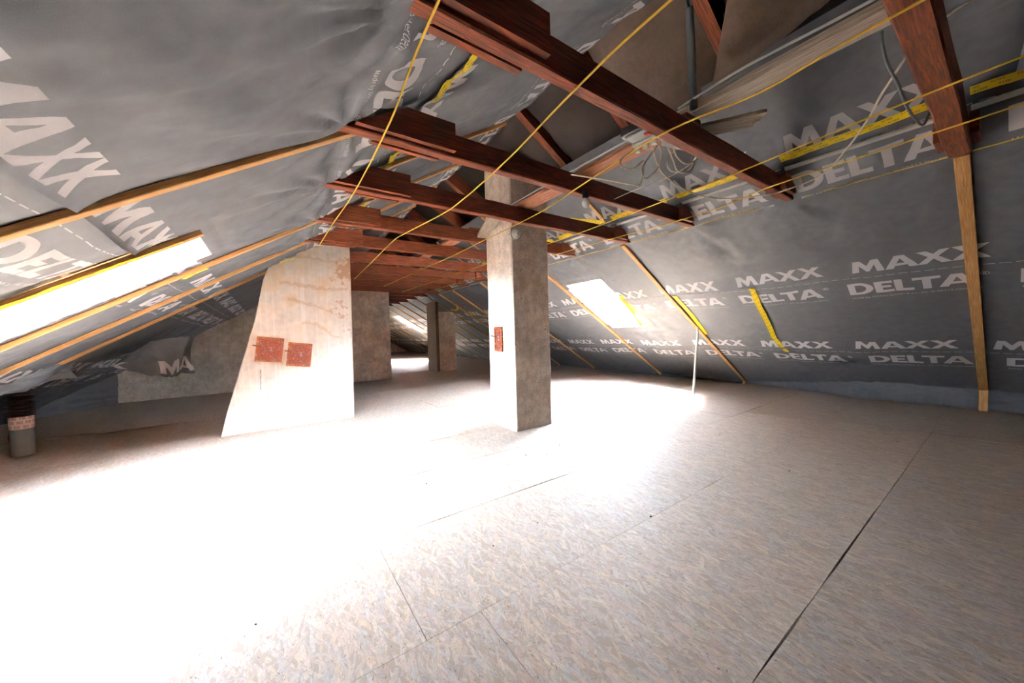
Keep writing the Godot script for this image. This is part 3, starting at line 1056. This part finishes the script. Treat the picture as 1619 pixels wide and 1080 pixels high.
# ------------------------------------------------------------------ planks, felt, rods overhead
func build_planks_and_felt() -> void:
	var st := mb()
	beam(st, Vector3(1.895, 2.125, 0.6), Vector3(1.885, 2.125, -0.955), Vector3.UP, 0.11, 0.045, 0.003)
	tag(obj("walk_plank", st, M.whitewashed), "pale whitewashed plank lying on the thick reddish tie", "plank")
	st = mb()
	beam(st, Vector3(1.915, 2.115, -0.99), Vector3(1.905, 2.115, -2.76), Vector3.UP, 0.15, 0.03, 0.003)
	tag(obj("walk_plank", st, M.red_plank), "reddish plank on the ties behind the socket box", "plank")
	st = mb()
	beam(st, Vector3(1.86, 2.115, -3.32), Vector3(1.85, 2.115, -6.2), Vector3.UP, 0.14, 0.03, 0.003)
	tag(obj("walk_plank", st, M.red_plank), "reddish plank on the ties beyond the square column", "plank")
	st = mb()
	beam(st, Vector3(1.80, 2.15, -2.72), Vector3(1.93, 2.04, -3.3), Vector3.UP, 0.12, 0.035, 0.003)
	tag(obj("walk_plank", st, M.whitewashed), "short pale board slanting beside the head of the square column", "plank")
	# broken stub
	st = mb()
	var a := Vector3(2.02, 2.12, -1.12); var b := Vector3(2.25, 2.14, -0.84)
	beam(st, a, b, Vector3.UP, 0.13, 0.022, 0.003)
	var ax := (b - a).normalized(); var sd := ax.cross(Vector3.UP).normalized()
	for k in 7:
		var o := -0.06 + 0.02 * k
		beam(st, b + sd * o, b + sd * o + ax * rng.randf_range(0.005, 0.05), Vector3.UP, 0.019, 0.02, 0.002)
	tag(obj("broken_board", st, M.whitewashed), "short broken board with a splintered end jutting past a tie", "board")
	# old felt between the rafters near the ridge
	var bays := [[-0.22, -0.98, "brown felt strip hanging beside the grey rod near the ridge"], [-1.04, -1.75, "brown felt bellying down between two ties near the ridge"], [-1.81, -2.48, "brown felt bay above the square column"], [0.6, -0.16, "brown felt bay right over the thick reddish tie"], [-2.54, -3.3, "brown felt bay just beyond the head of the square column"]]
	for q in bays:
		st = mb()
		var pts := []; var uvs := []
		for i in 21:
			var zz: float = lerpf(q[0], q[1], i / 20.0)
			for j in 25:
				var s := lerpf(4.86, 5.64, j / 24.0)
				var tt := i / 20.0
				var d := -0.10 + 0.10 * sin(PI * tt) * (1.0 - 0.5 * (s - 4.86) / 0.78) + 0.02 * n1.get_noise_2d(s * 4.0, zz * 4.0)
				if q[0] < -1.0 and q[0] > -1.1:
					d += 0.13 * exp(-pow((s - 5.05) / 0.22, 2)) * sin(PI * tt)
				pts.append(sp(1, s, d, zz))
				uvs.append(Vector2(zz, s))
		grid(st, pts, uvs, 21, 25)
		tag(obj("felt_sheet", st, M.felt if q[0] < -1.0 and q[0] > -1.1 else M.dark_felt), q[2], "felt", "old felt near the ridge")
	# slanting felt strip
	st = mb()
	var p2 := []; var u2 := []
	for i in 15:
		for j in 9:
			var t := i / 14.0; var k := j / 8.0
			var p := Vector3(2.36, 2.52, -1.10).lerp(Vector3(2.05, 2.80, -0.86), t).lerp(Vector3(2.44, 2.55, -1.02).lerp(Vector3(2.36, 2.62, -0.46), t), k)
			p += Vector3(-0.3, -0.5, 0.1) * (0.10 * sin(PI * k) * sin(PI * minf(t + 0.2, 1.0)))
			p += Vector3(0, 0.008, 0) * n1.get_noise_2d(t * 8, k * 8)
			p2.append(p); u2.append(Vector2(t, k))
	grid(st, p2, u2, 15, 9)
	tag(obj("felt_flap", st, M.felt), "slack brown felt flap slanting across the pale plank", "felt")
	# rod with a hook
	st = mb()
	tube(st, [Vector3(1.80, 2.10, -0.93), Vector3(1.785, 2.35, -0.93), Vector3(1.775, 2.575, -0.93)], 0.019, 12)
	var t2 := thing("grey_rod", "grey upright rod with a ring at its top, standing on the planks", "rod", Vector3(1.80, 2.10, -0.93))
	obj("rod", st, M.grey_pipe, t2)
	st = mb()
	var ringp := []
	for k in 13:
		ringp.append(Vector3(1.77 + 0.022 * sin(TAU * k / 12), 2.60 + 0.022 * cos(TAU * k / 12 + PI), -0.93))
	tube(st, ringp, 0.008, 8)
	obj("ring", st, M.grey_pipe, t2)
	# pale strip under the top lap on the right
	st = mb()
	var zz := 0.9
	for k in range(0, 9):
		var z0 := ZN if k == 0 else tie_z(k - 1) - 0.05
		var z1 := tie_z(k) + 0.05
		st = mb()
		beam(st, sp(1, 4.155, 0.022, z0), sp(1, 4.155, 0.022, z1), sn_of(1), 0.032, 0.02, 0.006)
		tag(obj("pale_strip", st, M.white_plastic), "narrow white strip below the yellow lap tape, between two tie ends", "strip", "white strips between the ties")

# ------------------------------------------------------------------ tape and string
func ribbon(side: int, pts: Array, w: float, off: float, wob := 0.004) -> SurfaceTool:
	# pts: (s, z) along the middle; follows the sheet
	var st := mb()
	var fine := []
	for i in pts.size() - 1:
		var n := maxi(int(pts[i].distance_to(pts[i + 1]) / 0.03), 1)
		for k in n:
			fine.append(pts[i].lerp(pts[i + 1], float(k) / n))
	fine.append(pts[-1])
	var P := []; var U := []
	for i in fine.size():
		var d: Vector2 = (fine[mini(i + 1, fine.size() - 1)] - fine[maxi(i - 1, 0)]).normalized()
		var nrm := Vector2(-d.y, d.x)
		for j in 5:
			var k := (j / 4.0 - 0.5) * w * (1.0 + 0.10 * n1.get_noise_2d(i * 0.7, j))
			var q: Vector2 = fine[i] + nrm * k
			var b := maxf(bulge(side, 2, q.x, q.y), 0.0)
			P.append(sp(side, q.x, b + off + wob * n2.get_noise_2d(i * 0.5, j * 1.3), q.y))
			U.append(Vector2(i * 0.1, j / 4.0))
	grid(st, P, U, fine.size(), 5)
	return st

func tape(side: int, pts: Array, w: float, label: String, off := 0.012, wob := 0.004, group := "") -> void:
	tag(obj("adhesive_tape", ribbon(side, pts, w, off, wob), M.yellow_tape), label, "tape", group)

func build_tapes() -> void:
	for k in 9:
		var z0 := 0.9 if k == 0 else tie_z(k - 1) - 0.05
		tape(1, [Vector2(4.262, z0), Vector2(4.262, tie_z(k) + 0.05)], 0.052, "yellow lap tape just above a white strip, between two ties", 0.022, 0.004, "lap tapes right")
	tape(0, [Vector2(4.315, -1.02), Vector2(4.31, -1.45), Vector2(4.305, -1.74)], 0.046, "yellow lap tape before the tie that crosses the column head", 0.022)
	tape(0, [Vector2(4.255, -1.84), Vector2(4.30, -2.47)], 0.050, "yellow lap tape right behind the tie crossing the column head", 0.022)
	tape(0, [Vector2(4.33, -2.56), Vector2(4.33, -3.28)], 0.050, "yellow lap tape behind the tie touching the square column", 0.022)
	tape(0, [Vector2(4.35, -3.38), Vector2(4.36, -4.0)], 0.050, "yellow lap tape ending above the leaning chimney", 0.022)
	tape(1, [Vector2(2.76, -1.63), Vector2(2.60, -1.645), Vector2(2.402, -1.667), Vector2(1.663, -1.737), Vector2(1.29, -1.705)], 0.055, "long bright yellow tape patch over a slit in the dark membrane", 0.014, 0.006)
	tape(1, [Vector2(2.74, -2.53), Vector2(2.3, -2.52), Vector2(1.72, -2.56)], 0.055, "yellow tape along the batten beside the thin white pole", 0.012)
	tape(1, [Vector2(2.90, -3.20), Vector2(2.84, -3.31), Vector2(2.50, -3.33), Vector2(2.07, -3.42)], 0.05, "yellow tape hanging along the skylight by the square column", 0.03, 0.012)
	tape(0, [Vector2(3.02, -2.535), Vector2(2.5, -2.53), Vector2(1.7, -2.53)], 0.030, "yellow tape along the batten of the vent pipe's skylight", 0.034, 0.004)
	tape(0, [Vector2(3.02, -3.44), Vector2(2.86, -3.50)], 0.06, "small yellow tape end by the vent pipe's skylight", 0.016, 0.006)
	tape(0, [Vector2(3.55, -4.3), Vector2(3.70, -4.42)], 0.06, "yellow tape scrap beside the top of the leaning chimney", 0.05, 0.01)
	tape(1, [Vector2(4.45, -2.2), Vector2(4.62, -2.36)], 0.04, "yellow tape scrap above a tie near the red plank", 0.02, 0.01)
	tape(1, [Vector2(4.28, -2.62), Vector2(4.45, -2.9)], 0.045, "yellow tape scrap on the membrane beside the square column", 0.03, 0.012)
	tape(1, [Vector2(3.36, -7.9), Vector2(3.16, -8.15), Vector2(3.20, -8.5)], 0.05, "yellow tape end above the far pillar", 0.02, 0.02)
	tape(1, [Vector2(3.05, -7.75), Vector2(2.95, -7.6), Vector2(2.3, -6.7)], 0.03, "curling yellow tape strip beyond the far pillar", 0.03, 0.01)

func cord(label: String, pts: Array, r := 0.0042) -> void:
	var st := mb()
	tube(st, smooth_path(pts, 8), r, 8)
	tag(obj("yellow_string", st, M.yellow_cord), label, "string", "yellow strings under the ties")

func build_cords() -> void:
	var y := 1.955
	cord("yellow string stretched along tie ends towards the leaning chimney", [Vector3(0.43, y, 0.4), Vector3(0.435, y, -0.96), Vector3(0.478, y, -1.6), Vector3(0.494, y, -2.5), Vector3(0.47, y, -3.3), Vector3(0.454, y, -4.1)])
	cord("wavy yellow string running towards the broad chimney", [Vector3(1.0, y, 0.3), Vector3(1.0, y, -0.6), Vector3(1.036, y, -1.02), Vector3(1.12, y, -1.62), Vector3(1.155, y - 0.01, -2.2), Vector3(1.166, y, -2.6), Vector3(1.08, y, -3.3), Vector3(1.062, y, -3.64), Vector3(1.12, y, -4.8), Vector3(1.19, y, -6.3)])
	cord("yellow string passing before the head of the square column", [Vector3(1.62, y, 0.3), Vector3(1.65, y, -0.3), Vector3(1.694, y, -0.61), Vector3(1.63, y, -1.01), Vector3(1.74, y, -1.7), Vector3(1.828, y, -2.22), Vector3(1.86, y, -3.2), Vector3(1.886, y, -4.26), Vector3(1.85, y, -7.0)])
	cord("yellow string running between socket box and white strip", [Vector3(2.30, y, 0.4), Vector3(2.32, y, -0.2), Vector3(2.425, y, -0.87), Vector3(2.46, y, -1.2), Vector3(2.52, y, -2.0), Vector3(2.55, y, -2.8), Vector3(2.50, y, -5.0), Vector3(2.45, y, -7.8)])
	cord("yellow string under the white strip, one above the wall edge string", [Vector3(2.78, y, 0.4), Vector3(2.828, y, -0.21), Vector3(2.849, y, -0.5), Vector3(2.90, y, -1.0), Vector3(3.05, y, -1.57), Vector3(3.0, y, -3.0), Vector3(2.95, y, -7.5)])
	cord("yellow string along the fine print below the white strips", [Vector3(3.385, 1.975, 0.5), Vector3(3.385, 1.97, -0.8), Vector3(3.385, 1.965, -2.0), Vector3(3.385, 1.965, -3.4), Vector3(3.38, 1.965, -8.0)], 0.0035)

# ------------------------------------------------------------------ electrics
func cable(label: String, pts: Array, r := 0.004, m: Material = null) -> void:
	var st := mb()
	tube(st, smooth_path(pts, 7), r, 8)
	tag(obj("cable", st, m if m else M.cable), label, "cable")

func build_electrics() -> void:
	var t := thing("socket_box", "dark grey socket box with white sockets under the reddish plank", "socket box", Vector3(1.80, 2.03, -1.17))
	var st := mb()
	beam(st, Vector3(1.70, 2.085, -1.26), Vector3(1.715, 2.085, -1.075), Vector3.UP, 0.11, 0.05, 0.006)
	obj("body", st, M.dark_plastic, t)
	st = mb()
	beam(st, Vector3(1.702, 2.056, -1.24), Vector3(1.712, 2.056, -1.09), Vector3.UP, 0.085, 0.012, 0.004)
	obj("cover", st, M.grey_pipe, t)
	st = mb()
	beam(st, Vector3(1.715, 2.048, -1.15), Vector3(1.717, 2.048, -1.125), Vector3.UP, 0.03, 0.006, 0.001)
	obj("red_label", st, M.red_plastic, t)
	st = mb()
	beam(st, Vector3(1.785, 2.07, -1.27), Vector3(1.80, 2.07, -1.075), Vector3.UP, 0.05, 0.045, 0.006)
	obj("socket_strip", st, M.white_plastic, t)
	for k in 4:
		st = mb()
		lathe(st, Vector3(1.79, 2.047, -1.25 + k * 0.052), [Vector2(0, -0.03), Vector2(0.014, -0.03), Vector2(0.018, -0.02), Vector2(0.018, 0.004)], Vector3.UP, 12)
		obj("plug", st, M.white_plastic, t)
	t = thing("junction_box", "small white junction box with a red end beside the dark socket box", "junction box", Vector3(1.98, 2.05, -1.11))
	st = mb()
	beam(st, Vector3(1.87, 2.06, -1.12), Vector3(2.07, 2.085, -1.11), Vector3.UP, 0.07, 0.06, 0.008)
	obj("body", st, M.white_plastic, t)
	st = mb()
	beam(st, Vector3(2.07, 2.085, -1.11), Vector3(2.085, 2.087, -1.11), Vector3.UP, 0.07, 0.06, 0.004)
	obj("end_cap", st, M.red_plastic, t)
	var V := func(x, y, z): return Vector3(x, y, z)
	cable("thin pale cable loop hanging at the far end of the socket box", [V.call(1.80, 2.04, -1.25), V.call(1.65, 1.95, -1.25), V.call(1.64, 1.90, -1.25), V.call(1.74, 1.91, -1.25), V.call(1.85, 1.98, -1.25), V.call(1.81, 1.84, -1.25), V.call(1.73, 1.82, -1.25), V.call(1.62, 1.86, -1.35), V.call(1.60, 1.98, -1.6)])
	cable("pale cable loop hanging under the middle of the socket box", [V.call(1.82, 2.02, -1.14), V.call(1.68, 1.87, -1.14), V.call(1.69, 1.82, -1.15), V.call(1.75, 1.83, -1.16), V.call(1.84, 1.91, -1.15), V.call(1.85, 1.99, -1.14), V.call(1.79, 2.03, -1.14)])
	cable("lowest pale cable coil hanging below the junction box", [V.call(1.90, 2.05, -1.14), V.call(1.97, 1.97, -1.14), V.call(2.02, 1.92, -1.14), V.call(2.15, 1.95, -1.14), V.call(2.22, 2.03, -1.14), V.call(2.24, 2.10, -1.10)])
	cable("middle pale cable coil hanging below the junction box", [V.call(1.89, 2.04, -1.10), V.call(1.95, 1.98, -1.11), V.call(2.08, 1.97, -1.12), V.call(2.21, 2.04, -1.11), V.call(2.23, 2.11, -1.08)])
	cable("inner pale cable coil hanging below the junction box", [V.call(2.05, 2.07, -1.16), V.call(1.98, 2.01, -1.17), V.call(1.96, 1.95, -1.17), V.call(2.02, 1.93, -1.17), V.call(2.15, 1.97, -1.16), V.call(2.23, 2.09, -1.14)])
	cable("long pale cable sagging from the socket box past a tie end", [V.call(1.80, 2.04, -1.17), V.call(1.95, 1.99, -1.23), V.call(2.08, 1.97, -1.27), V.call(2.37, 1.96, -1.32), V.call(2.65, 1.955, -1.31), V.call(2.87, 1.955, -1.24), V.call(3.02, 1.955, -1.09), V.call(3.05, 1.95, -0.95), V.call(3.06, 1.985, -0.74), V.call(2.83, 2.02, -0.57), V.call(2.50, 2.02, -0.42), V.call(2.26, 2.02, -0.33), V.call(2.2, 2.16, -0.19), V.call(2.06, 2.12, 0.05), V.call(2.1, 2.12, 0.4)], 0.005, M.cable)
	cable("grey cable dangling in a loop from the pale plank to the yellow lap tape", [V.call(1.99, 2.12, -0.30), V.call(2.00, 2.08, -0.30), V.call(2.08, 2.04, -0.30), V.call(2.32, 2.04, -0.30), V.call(2.51, 2.02, -0.30), V.call(2.72, 2.01, -0.29), V.call(2.85, 2.02, -0.28), V.call(2.92, 2.08, -0.27), V.call(2.98, 2.15, -0.26)], 0.0055, M.grey_pipe)
	cable("white twin cable clipped along the edge of the reddish plank", [V.call(1.82, 2.14, -0.97), V.call(1.825, 2.14, -1.4), V.call(1.83, 2.145, -1.9), V.call(1.82, 2.14, -2.7)], 0.006, M.white_plastic)
	cable("white cable lying along the top of the pale plank", [V.call(1.83, 2.155, 0.5), V.call(1.825, 2.155, -0.3), V.call(1.80, 2.16, -0.7), V.call(1.78, 2.13, -1.0)], 0.006, M.white_plastic)
	cable("thin pale wire strung behind the cable loops", [V.call(2.20, 2.03, -1.10), V.call(2.2, 1.99, -1.3), V.call(2.21, 2.0, -1.57), V.call(2.2, 1.99, -1.75)], 0.0025)
	# bulb holder on the tie
	t = thing("lamp_holder", "black bare lamp holder with a clear bulb hanging on a tie", "lamp holder", Vector3(1.87, 1.93, -1.735))
	st = mb()
	lathe(st, Vector3(1.87, 1.93, -1.735), [Vector2(0.0, 0.055), Vector2(0.022, 0.05), Vector2(0.024, 0.0), Vector2(0.016, -0.005)], Vector3.UP, 14)
	obj("socket", st, M.dark_plastic, t)
	st = mb()
	lathe(st, Vector3(1.87, 1.93, -1.735), [Vector2(0.013, -0.002), Vector2(0.028, -0.03), Vector2(0.028, -0.045), Vector2(0.016, -0.062), Vector2(0.0, -0.066)], Vector3.UP, 16)
	obj("bulb", st, M.white_plastic, t)
	t = thing("lamp_holder", "round pale bulkhead lamp with wires on the square column's head", "lamp holder", Vector3(1.99, 1.96, -2.79))
	st = mb()
	lathe(st, Vector3(2.02, 1.955, -2.815), [Vector2(0.05, 0.0), Vector2(0.05, 0.02), Vector2(0.04, 0.045), Vector2(0.02, 0.06), Vector2(0.0, 0.062)], Vector3(0, 0, 1), 18)
	obj("lamp_body", st, M.white_plastic, t)
	cable("thin dark wire looping over the head of the square column", [V.call(2.10, 2.0, -2.78), V.call(2.05, 1.92, -2.78), V.call(1.97, 1.90, -2.77), V.call(1.95, 1.97, -2.78), V.call(2.03, 2.1, -2.79), V.call(2.2, 2.16, -2.79)], 0.003, M.dark_plastic)

# ------------------------------------------------------------------ the rest
func build_loose_things() -> void:
	# pole
	var st := mb()
	tube(st, [Vector3(4.875, 0.0, -2.58), Vector3(4.95, 0.5, -2.58), Vector3(5.04, 1.03, -2.58)], 0.016, 12)
	tag(obj("support_pole", st, M.white_plastic), "thin white pole standing on the floor, leaning against a batten", "pole")
	# vent pipe
	var b := Vector3(-1.90, 0.0, -5.16)
	var t := thing("vent_pipe", "grey vent pipe with red-lettered tape and a brown corrugated hose", "pipe", b)
	st = mb()
	lathe(st, b, [Vector2(0.0, 0.0), Vector2(0.068, 0.0), Vector2(0.068, 0.27)])
	obj("pipe", st, M.grey_pipe, t)
	st = mb()
	lathe(st, b, [Vector2(0.069, 0.245), Vector2(0.0715, 0.25), Vector2(0.0715, 0.36), Vector2(0.069, 0.365)])
	var w := 1024; var h := 128
	var buf := PackedByteArray(); buf.resize(w * h * 3)
	for k in w * h:
		buf[k * 3] = 222; buf[k * 3 + 1] = 214; buf[k * 3 + 2] = 208
	for row in 3:
		for k in 9:
			buf = typed(buf, w, h, "DELTA" if (k + row) % 2 == 0 else "DELTA-MULTI", 6 + k * 114 + row * 37 - 37, 36 + row * 42, 76, 26, [188, 40, 44], true)
	var tm := mat("letter_tape", Color.WHITE, 0.5, texture(buf, w, h))
	tm.uv1_scale = Vector3(-1, -8.0, 1)
	obj("lettered_tape", st, tm, t)
	st = mb()
	var prof := [Vector2(0.066, 0.355)]
	for k in 40:
		prof.append(Vector2(0.074 + 0.012 * (1.0 if k % 2 == 0 else -1.0), 0.36 + k * 0.0115))
	lathe(st, b, prof)
	obj("corrugated_hose", st, M.brown_rubber, t)
	st = mb()
	tube(st, smooth_path([Vector3(-2.62, 0.012, -6.9), Vector3(-2.4, 0.07, -6.3), Vector3(-2.22, 0.05, -5.8), Vector3(-2.04, 0.006, -5.4)], 8), 0.006, 6)
	tag(obj("red_wire", st, M.red_plastic), "red wire lying on the floor behind the vent pipe", "wire")
	# hanging membrane flap
	hanging("membrane_flap", "crumpled printed membrane flap hanging before the grey plaster wall", [Vector3(-1.36, 0.86, -5.55), Vector3(-1.1, 1.0, -5.6), Vector3(-0.76, 1.08, -5.65)], [Vector3(-1.40, 0.72, -5.5), Vector3(-1.02, 0.58, -5.6), Vector3(-0.77, 0.62, -5.7)], 0.09, -0.30)
	hanging("membrane_flap", "membrane flap sagging over the top of the vent pipe", [Vector3(-2.05, 0.66, -4.2), Vector3(-1.75, 0.78, -4.6), Vector3(-1.50, 0.86, -5.0)], [Vector3(-2.0, 0.52, -4.3), Vector3(-1.80, 0.60, -4.7), Vector3(-1.50, 0.70, -5.0)], 0.03, 0.1, 0.42)
	# film round the skylights
	film(0, [[1.95, 3.02]], "crumpled clear film lining the vent pipe's skylight")
	film(1, [[2.1, 3.25]], "crumpled clear film round the skylight by the square column")
	# floor litter
	for k in 46:
		var p := Vector3(rng.randf_range(-0.4, 5.6), 0.0015, rng.randf_range(-4.2, -0.5))
		st = mb()
		var r := rng.randf_range(0.003, 0.008)
		var ply := []
		var n := 6
		for j in n:
			ply.append(Vector2(cos(TAU * j / n), sin(TAU * j / n)) * r * rng.randf_range(0.5, 1.2))
		for j in n:
			var q0: Vector2 = ply[j]; var q1: Vector2 = ply[(j + 1) % n]
			tri(st, [p + Vector3(0, r * 0.8, 0), p + Vector3(q0.x, 0, q0.y), p + Vector3(q1.x, 0, q1.y)], [Vector2.ZERO, Vector2.ZERO, Vector2.ZERO], Vector3.UP)
		tag(obj("wood_chip", st, M.subfloor), "tiny dark chip lying on the strand board floor", "chip", "chips on the floor")

func hanging(called: String, label: String, top: Array, low: Array, wave: float, ph: float, v0 := 0.72) -> void:
	var st := mb()
	var P := []; var U := []
	var n := 25; var m := 15
	for i in n:
		var t := i / float(n - 1)
		var a: Vector3 = top[0].lerp(top[1], t * 2.0) if t < 0.5 else top[1].lerp(top[2], t * 2.0 - 1.0)
		var b: Vector3 = low[0].lerp(low[1], t * 2.0) if t < 0.5 else low[1].lerp(low[2], t * 2.0 - 1.0)
		for j in m:
			var k := j / float(m - 1)
			var p := a.lerp(b, k)
			p += Vector3(0.03 * sin(t * 9.0 + k * 4.0), 0.02 * sin(t * 17.0) * k, wave * sin(t * 13.0 + k * 2.0) * (0.3 + k)) + Vector3(0, 0.02, 0.03) * n1.get_noise_2d(t * 6.0 + ph * 5.0, k * 4.0)
			P.append(p)
			U.append(Vector2(t * 0.72 + ph, v0 + k * 0.29))
	grid(st, P, U, n, m)
	tag(obj(called, st, M.membrane), label, "membrane")

func film(side: int, _r: Array, label: String) -> void:
	var t := thing("plastic_film", label, "film", Vector3.ZERO)
	var o: Array = OPEN[side]
	var z0: float = o[3]
	# film lying on the far lining board
	var st := mb()
	var P := []; var U := []
	var a: float = (o[1] + 0.38) if side == 0 else o[1]
	var b: float = (o[2] - 0.22) if side == 0 else o[1] + 0.5
	for i in 41:
		var s := lerpf(a, b, i / 40.0)
		for j in 15:
			var d := lerpf(-0.27, 0.004, j / 14.0)
			var wv := 0.012 + 0.010 * n1.get_noise_2d(s * 9.0, d * 14.0) + 0.005 * n2.get_noise_2d(s * 30.0, d * 40.0)
			P.append(sp(side, s + 0.02 * n1.get_noise_2d(d * 30.0, 3.0), d, z0 + wv))
			U.append(Vector2(s, d))
	grid(st, P, U, 41, 15)
	obj("side_piece", st, M.film, t)
	# film folded over the membrane edge
	st = mb()
	P = []; U = []
	for i in 61:
		var s := lerpf(o[1] - 0.02, o[2] - 0.1, i / 60.0)
		for j in 7:
			var z := z0 - 0.06 + 0.075 * j / 6.0
			P.append(sp(side, s, 0.010 + 0.006 * n1.get_noise_2d(s * 12.0, z * 30.0) - (0.02 if j == 6 else 0.0), z + 0.006 * n2.get_noise_2d(s * 8.0, 2.0)))
			U.append(Vector2(s, z))
	grid(st, P, U, 61, 7)
	obj("edge_piece", st, M.film, t)
	# film at the foot of the opening
	st = mb()
	P = []; U = []
	for i in 33:
		var z := lerpf(o[3] - 0.02, o[4], i / 32.0)
		for j in 13:
			var k := j / 12.0
			var s: float = o[1] - 0.12 + 0.135 * minf(k * 2.0, 1.0)
			var d := 0.012 if k < 0.5 else 0.012 - (k - 0.5) * 0.30
			P.append(sp(side, s + 0.006 * n1.get_noise_2d(z * 9.0, k * 5.0), d + 0.008 * n1.get_noise_2d(z * 14.0, k * 8.0 + 7.0), z))
			U.append(Vector2(z, k))
	grid(st, P, U, 33, 13)
	obj("foot_piece", st, M.film, t)
